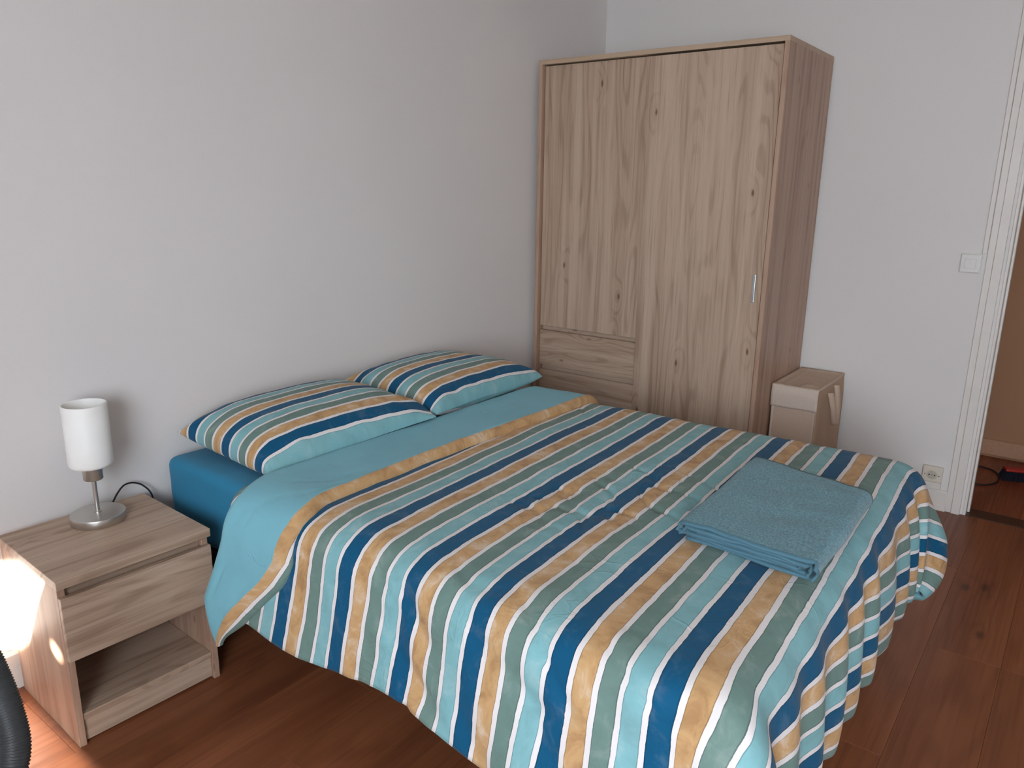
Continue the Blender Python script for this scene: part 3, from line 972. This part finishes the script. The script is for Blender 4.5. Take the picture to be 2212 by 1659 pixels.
# lid: sagging top sheet with a raised seam and a front flap
nx, ny = 30, 18
verts = []
for j in range(ny):
    for i in range(nx):
        x = BX0+(BX1-BX0)*i/(nx-1); y = BY0+(BY1-BY0)*j/(ny-1)
        ed = min(i, nx-1-i)/(nx-1)*2; e2 = min(j, ny-1-j)/(ny-1)*2
        s = min(1, ed*6)*min(1, e2*5)
        z = BZ-0.008*s+0.004*fbm(x*14, y*14, 2, 2)*s
        if i < nx*0.3: z += 0.010*s*math.exp(-((y-(BY0+0.07))/0.025)**2)*math.sin(math.pi*i/(nx*0.3))
        z += 0.006*math.exp(-((y-(BY1-0.035))/0.006)**2)*min(1, ed*9)
        verts.append((x-ox, y-oy, z))
lid = from_data('lid', verts, grid_faces(nx, ny), fab, sb, True)
md = lid.modifiers.new('thickness', 'SOLIDIFY'); md.thickness = 0.012; md.offset = -1
# front flap with a stitched curve and slightly wavy lower hem
fv = []
ny2, nz2 = 22, 12
for k in range(nz2):
    for j in range(ny2):
        y = BY0-0.001+(BY1-BY0+0.002)*j/(ny2-1)
        t_ = k/(nz2-1)
        zz = BZ-0.002-(0.100-0.001*math.sin(j*0.3))*t_
        bulge = 0.004*math.exp(-((t_-(0.30+0.5*abs(j/(ny2-1)-0.45)**2*2))/0.05)**2)
        fv.append((BX0-0.004-bulge-0.003*math.sin(t_*3)-ox, y-oy, zz))
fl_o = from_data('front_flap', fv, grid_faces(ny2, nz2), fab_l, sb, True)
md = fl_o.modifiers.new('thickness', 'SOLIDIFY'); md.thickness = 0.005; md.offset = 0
# side cloth with soft vertical folds
sv = []
nxs, nzs = 40, 24
for k in range(nzs):
    for i in range(nxs):
        x = BX0-0.004+(BX1-BX0+0.002)*i/(nxs-1)
        t_ = k/(nzs-1)
        z = BZ-0.004-(BZ-0.01)*t_
        sv.append((x-ox, BY0+0.003-(0.006+0.004*math.sin(x*26+1.0)*sstep(0, .25, t_))*min(1, t_*6)*min(1.0, i/5.0)-oy, z))
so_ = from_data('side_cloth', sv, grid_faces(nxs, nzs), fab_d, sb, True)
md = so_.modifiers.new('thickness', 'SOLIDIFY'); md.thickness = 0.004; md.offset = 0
# webbing strap hanging in a loop on the side
def strap(p, width, thick):
    n = 40
    P = [Vector(q) for q in p]
    vs = []
    for i in range(n):
        t_ = i/(n-1)*(len(P)-1); k = min(int(t_), len(P)-2); f = t_-k
        p0 = P[max(k-1, 0)]; p1 = P[k]; p2 = P[k+1]; p3 = P[min(k+2, len(P)-1)]
        c = 0.5*((2*p1)+(p2-p0)*f+(2*p0-5*p1+4*p2-p3)*f*f+(3*p1-p0-3*p2+p3)*f**3)
        vs += [(c.x-width*0.25, c.y+width*0.4, c.z), (c.x+width*0.25, c.y-width*0.4, c.z+0.002)]
    return vs, [(2*i, 2*i+1, 2*i+3, 2*i+2) for i in range(n-1)]
vs, fs = strap([(BX0+0.10-ox, BY0-0.024-oy, BZ-0.03), (BX0+0.105-ox, BY0-0.04-oy, BZ-0.09), (BX0+0.13-ox, BY0-0.044-oy, BZ-0.15),
                (BX0+0.165-ox, BY0-0.042-oy, BZ-0.192), (BX0+0.195-ox, BY0-0.038-oy, BZ-0.165), (BX0+0.205-ox, BY0-0.034-oy, BZ-0.10), (BX0+0.20-ox, BY0-0.022-oy, BZ-0.015)], 0.026, 0.002)
st = from_data('strap', vs, fs, fab, sb, True)
md = st.modifiers.new('thickness', 'SOLIDIFY'); md.thickness = 0.003; md.offset = 0

# ------------------------------------------------------------------ switch, socket, trunking
sw = empty('light_switch', (0.0, -1.857, 1.128))
tag(sw, 'square white light switch on the wall by the door frame', 'light switch')
box('back_box', (-0.012, -0.040, -0.041), (-0.0005, 0.040, 0.041), plastic, sw, bevel=0.004, seg=2)
box('plate', (-0.019, -0.037, -0.038), (-0.0125, 0.037, 0.038), plastic, sw, bevel=0.004, seg=3)
box('rocker', (-0.0225, -0.021, -0.020), (-0.0195, 0.021, 0.020), plastic, sw, bevel=0.002, seg=2)
cd = tag(box('cable_cover', (-0.011, -1.9115, 1.170), (-0.0005, -1.893, 2.545), trim_mat, bevel=0.002, origin=(0, -1.9, 1.17)),
         'slim white vertical cable cover running up from the light switch', 'cable cover')

sk = empty('wall_socket', (0.0, -1.843, 0.163))
tag(sk, 'white power socket low on the wall behind the bed', 'socket')
box('back_box', (-0.020, -0.041, -0.0305), (-0.0005, 0.041, 0.040), plastic_w, sk, bevel=0.003, seg=2)
pl = box('plate', (-0.027, -0.039, -0.030), (-0.0205, 0.039, 0.039), plastic_w, sk, bevel=0.003, seg=2)
def disc(name, y, z, r, m, parent, x0_, x1_, n=28):
    vs = [(x0_, y+r*math.cos(2*math.pi*k/n), z+r*math.sin(2*math.pi*k/n)) for k in range(n)]+[(x1_, y+r*math.cos(2*math.pi*k/n), z+r*math.sin(2*math.pi*k/n)) for k in range(n)]
    fs = [tuple(range(n))[::-1], tuple(range(n, 2*n))]+[(k, (k+1) % n, n+(k+1) % n, n+k) for k in range(n)]
    o = from_data(name, vs, fs, m, parent)
    bm = bmesh.new(); bm.from_mesh(o.data); bmesh.ops.recalc_face_normals(bm, faces=bm.faces[:]); bm.to_mesh(o.data); bm.free()
    return o
# ring of the well, then its floor and the pin holes
o = lathe('rim', [(0.0195, 0.0), (0.0205, 0.003), (0.0225, 0.003), (0.0235, 0.0)], plastic_w, sk, 36)
o.rotation_euler = (0, math.radians(-90), 0); o.location = (-0.0265, 0, 0.003)
disc('well', 0.0, 0.003, 0.0195, plain('socket_well', srgb(196, 188, 174), 0.4), sk, -0.0278, -0.0272)
for yh, rr in ((-0.0115, 0.0032), (0.0, 0.0018), (0.0115, 0.0032), (-0.029, 0.0022), (0.029, 0.0022)):
    disc('pin_hole', yh, 0.003, rr, black, sk, -0.0286, -0.0274, 14)
tk = tag(box('cable_trunking', (-0.024, -1.884, 0.098), (-0.0005, -1.212, 0.131), trim_mat, bevel=0.002, origin=(0, -1.5, 0.1)),
         'white horizontal cable trunking running along the top of the skirting under the socket', 'cable trunking')

# ------------------------------------------------------------------ hallway things: brush and cable
bristle = plain('dark_bristles', srgb(30, 30, 40), 0.9, 0.2, nscale=200, bump=0.5)
red = plain('red_plastic', srgb(170, 44, 36), 0.4, 0.4)
br = empty('dustpan_brush', (0.70, -2.20, 0.0), math.radians(-68))
tag(br, 'red hand brush with dark bristles on the hallway floor', 'brush')
bm = bmesh.new()
bm_box(bm, (-0.13, -0.030, 0.046), (0.13, 0.030, 0.062), 0.008, 3)
bm_box(bm, (0.125, -0.014, 0.048), (0.27, 0.014, 0.064), 0.006, 3)
from_bm('handle', bm, red, br)
bm = bmesh.new()
rnd = random.Random(5)
for i in range(30):
    for j in range(8):
        x = -0.125+0.25*i/29; y = -0.026+0.052*j/7
        bx, by = x*1.10+rnd.uniform(-.004, .004), y*1.45+rnd.uniform(-.004, .004)
        c = bmesh.ops.create_cone(bm, cap_ends=True, segments=4, radius1=0.0052, radius2=0.0036, depth=0.048)
        for v in c['verts']:
            f = (v.co.z+0.024)/0.048
            v.co = Vector((v.co.x+bx*(1-f)+x*f, v.co.y+by*(1-f)+y*f, 0.0005+f*0.0465))
bo = from_bm('bristles', bm, bristle, br)
bo['kind'] = 'stuff'
cab = [(0.84, -1.62, 0.005), (0.74, -1.76, 0.005), (0.715, -1.881, 0.005), (0.763, -1.951, 0.005), (0.735, -2.029, 0.005), (0.648, -2.064, 0.005), (0.538, -2.059, 0.005),
       (0.464, -2.010, 0.005), (0.455, -1.929, 0.005), (0.48, -1.80, 0.005), (0.42, -1.60, 0.005)]
tag(tube('cable', cab, 0.004, black, None, 8, 8, origin=(0.6, -1.95, 0.0)), 'thin black cable looped on the hallway floor', 'cable')

# ------------------------------------------------------------------ corrugated hose at the left edge
hose_mat = plain('dark_grey_hose', srgb(58, 60, 62), 0.42, 0.45, nscale=90, amt=0.05)
hp = [(-3.80, -0.48, 0.027), (-3.72, -0.52, 0.16), (-3.60, -0.60, 0.42), (-3.50, -0.70, 0.62), (-3.445, -0.775, 0.652), (-3.425, -0.819, 0.612), (-3.418, -0.851, 0.559),
      (-3.418, -0.884, 0.508), (-3.424, -0.914, 0.461), (-3.443, -0.934, 0.424), (-3.480, -0.95, 0.380), (-3.56, -0.98, 0.26), (-3.64, -1.02, 0.11), (-3.71, -1.06, 0.030), (-3.84, -1.10, 0.027)]
tag(tube('vacuum_hose', hp, 0.0245, hose_mat, None, 18, 10, ribs=(0.0050, 0.0011), origin=(-3.7, -0.9, 0.0)), 'dark grey corrugated hose curving at the left edge beside the nightstand', 'hose')
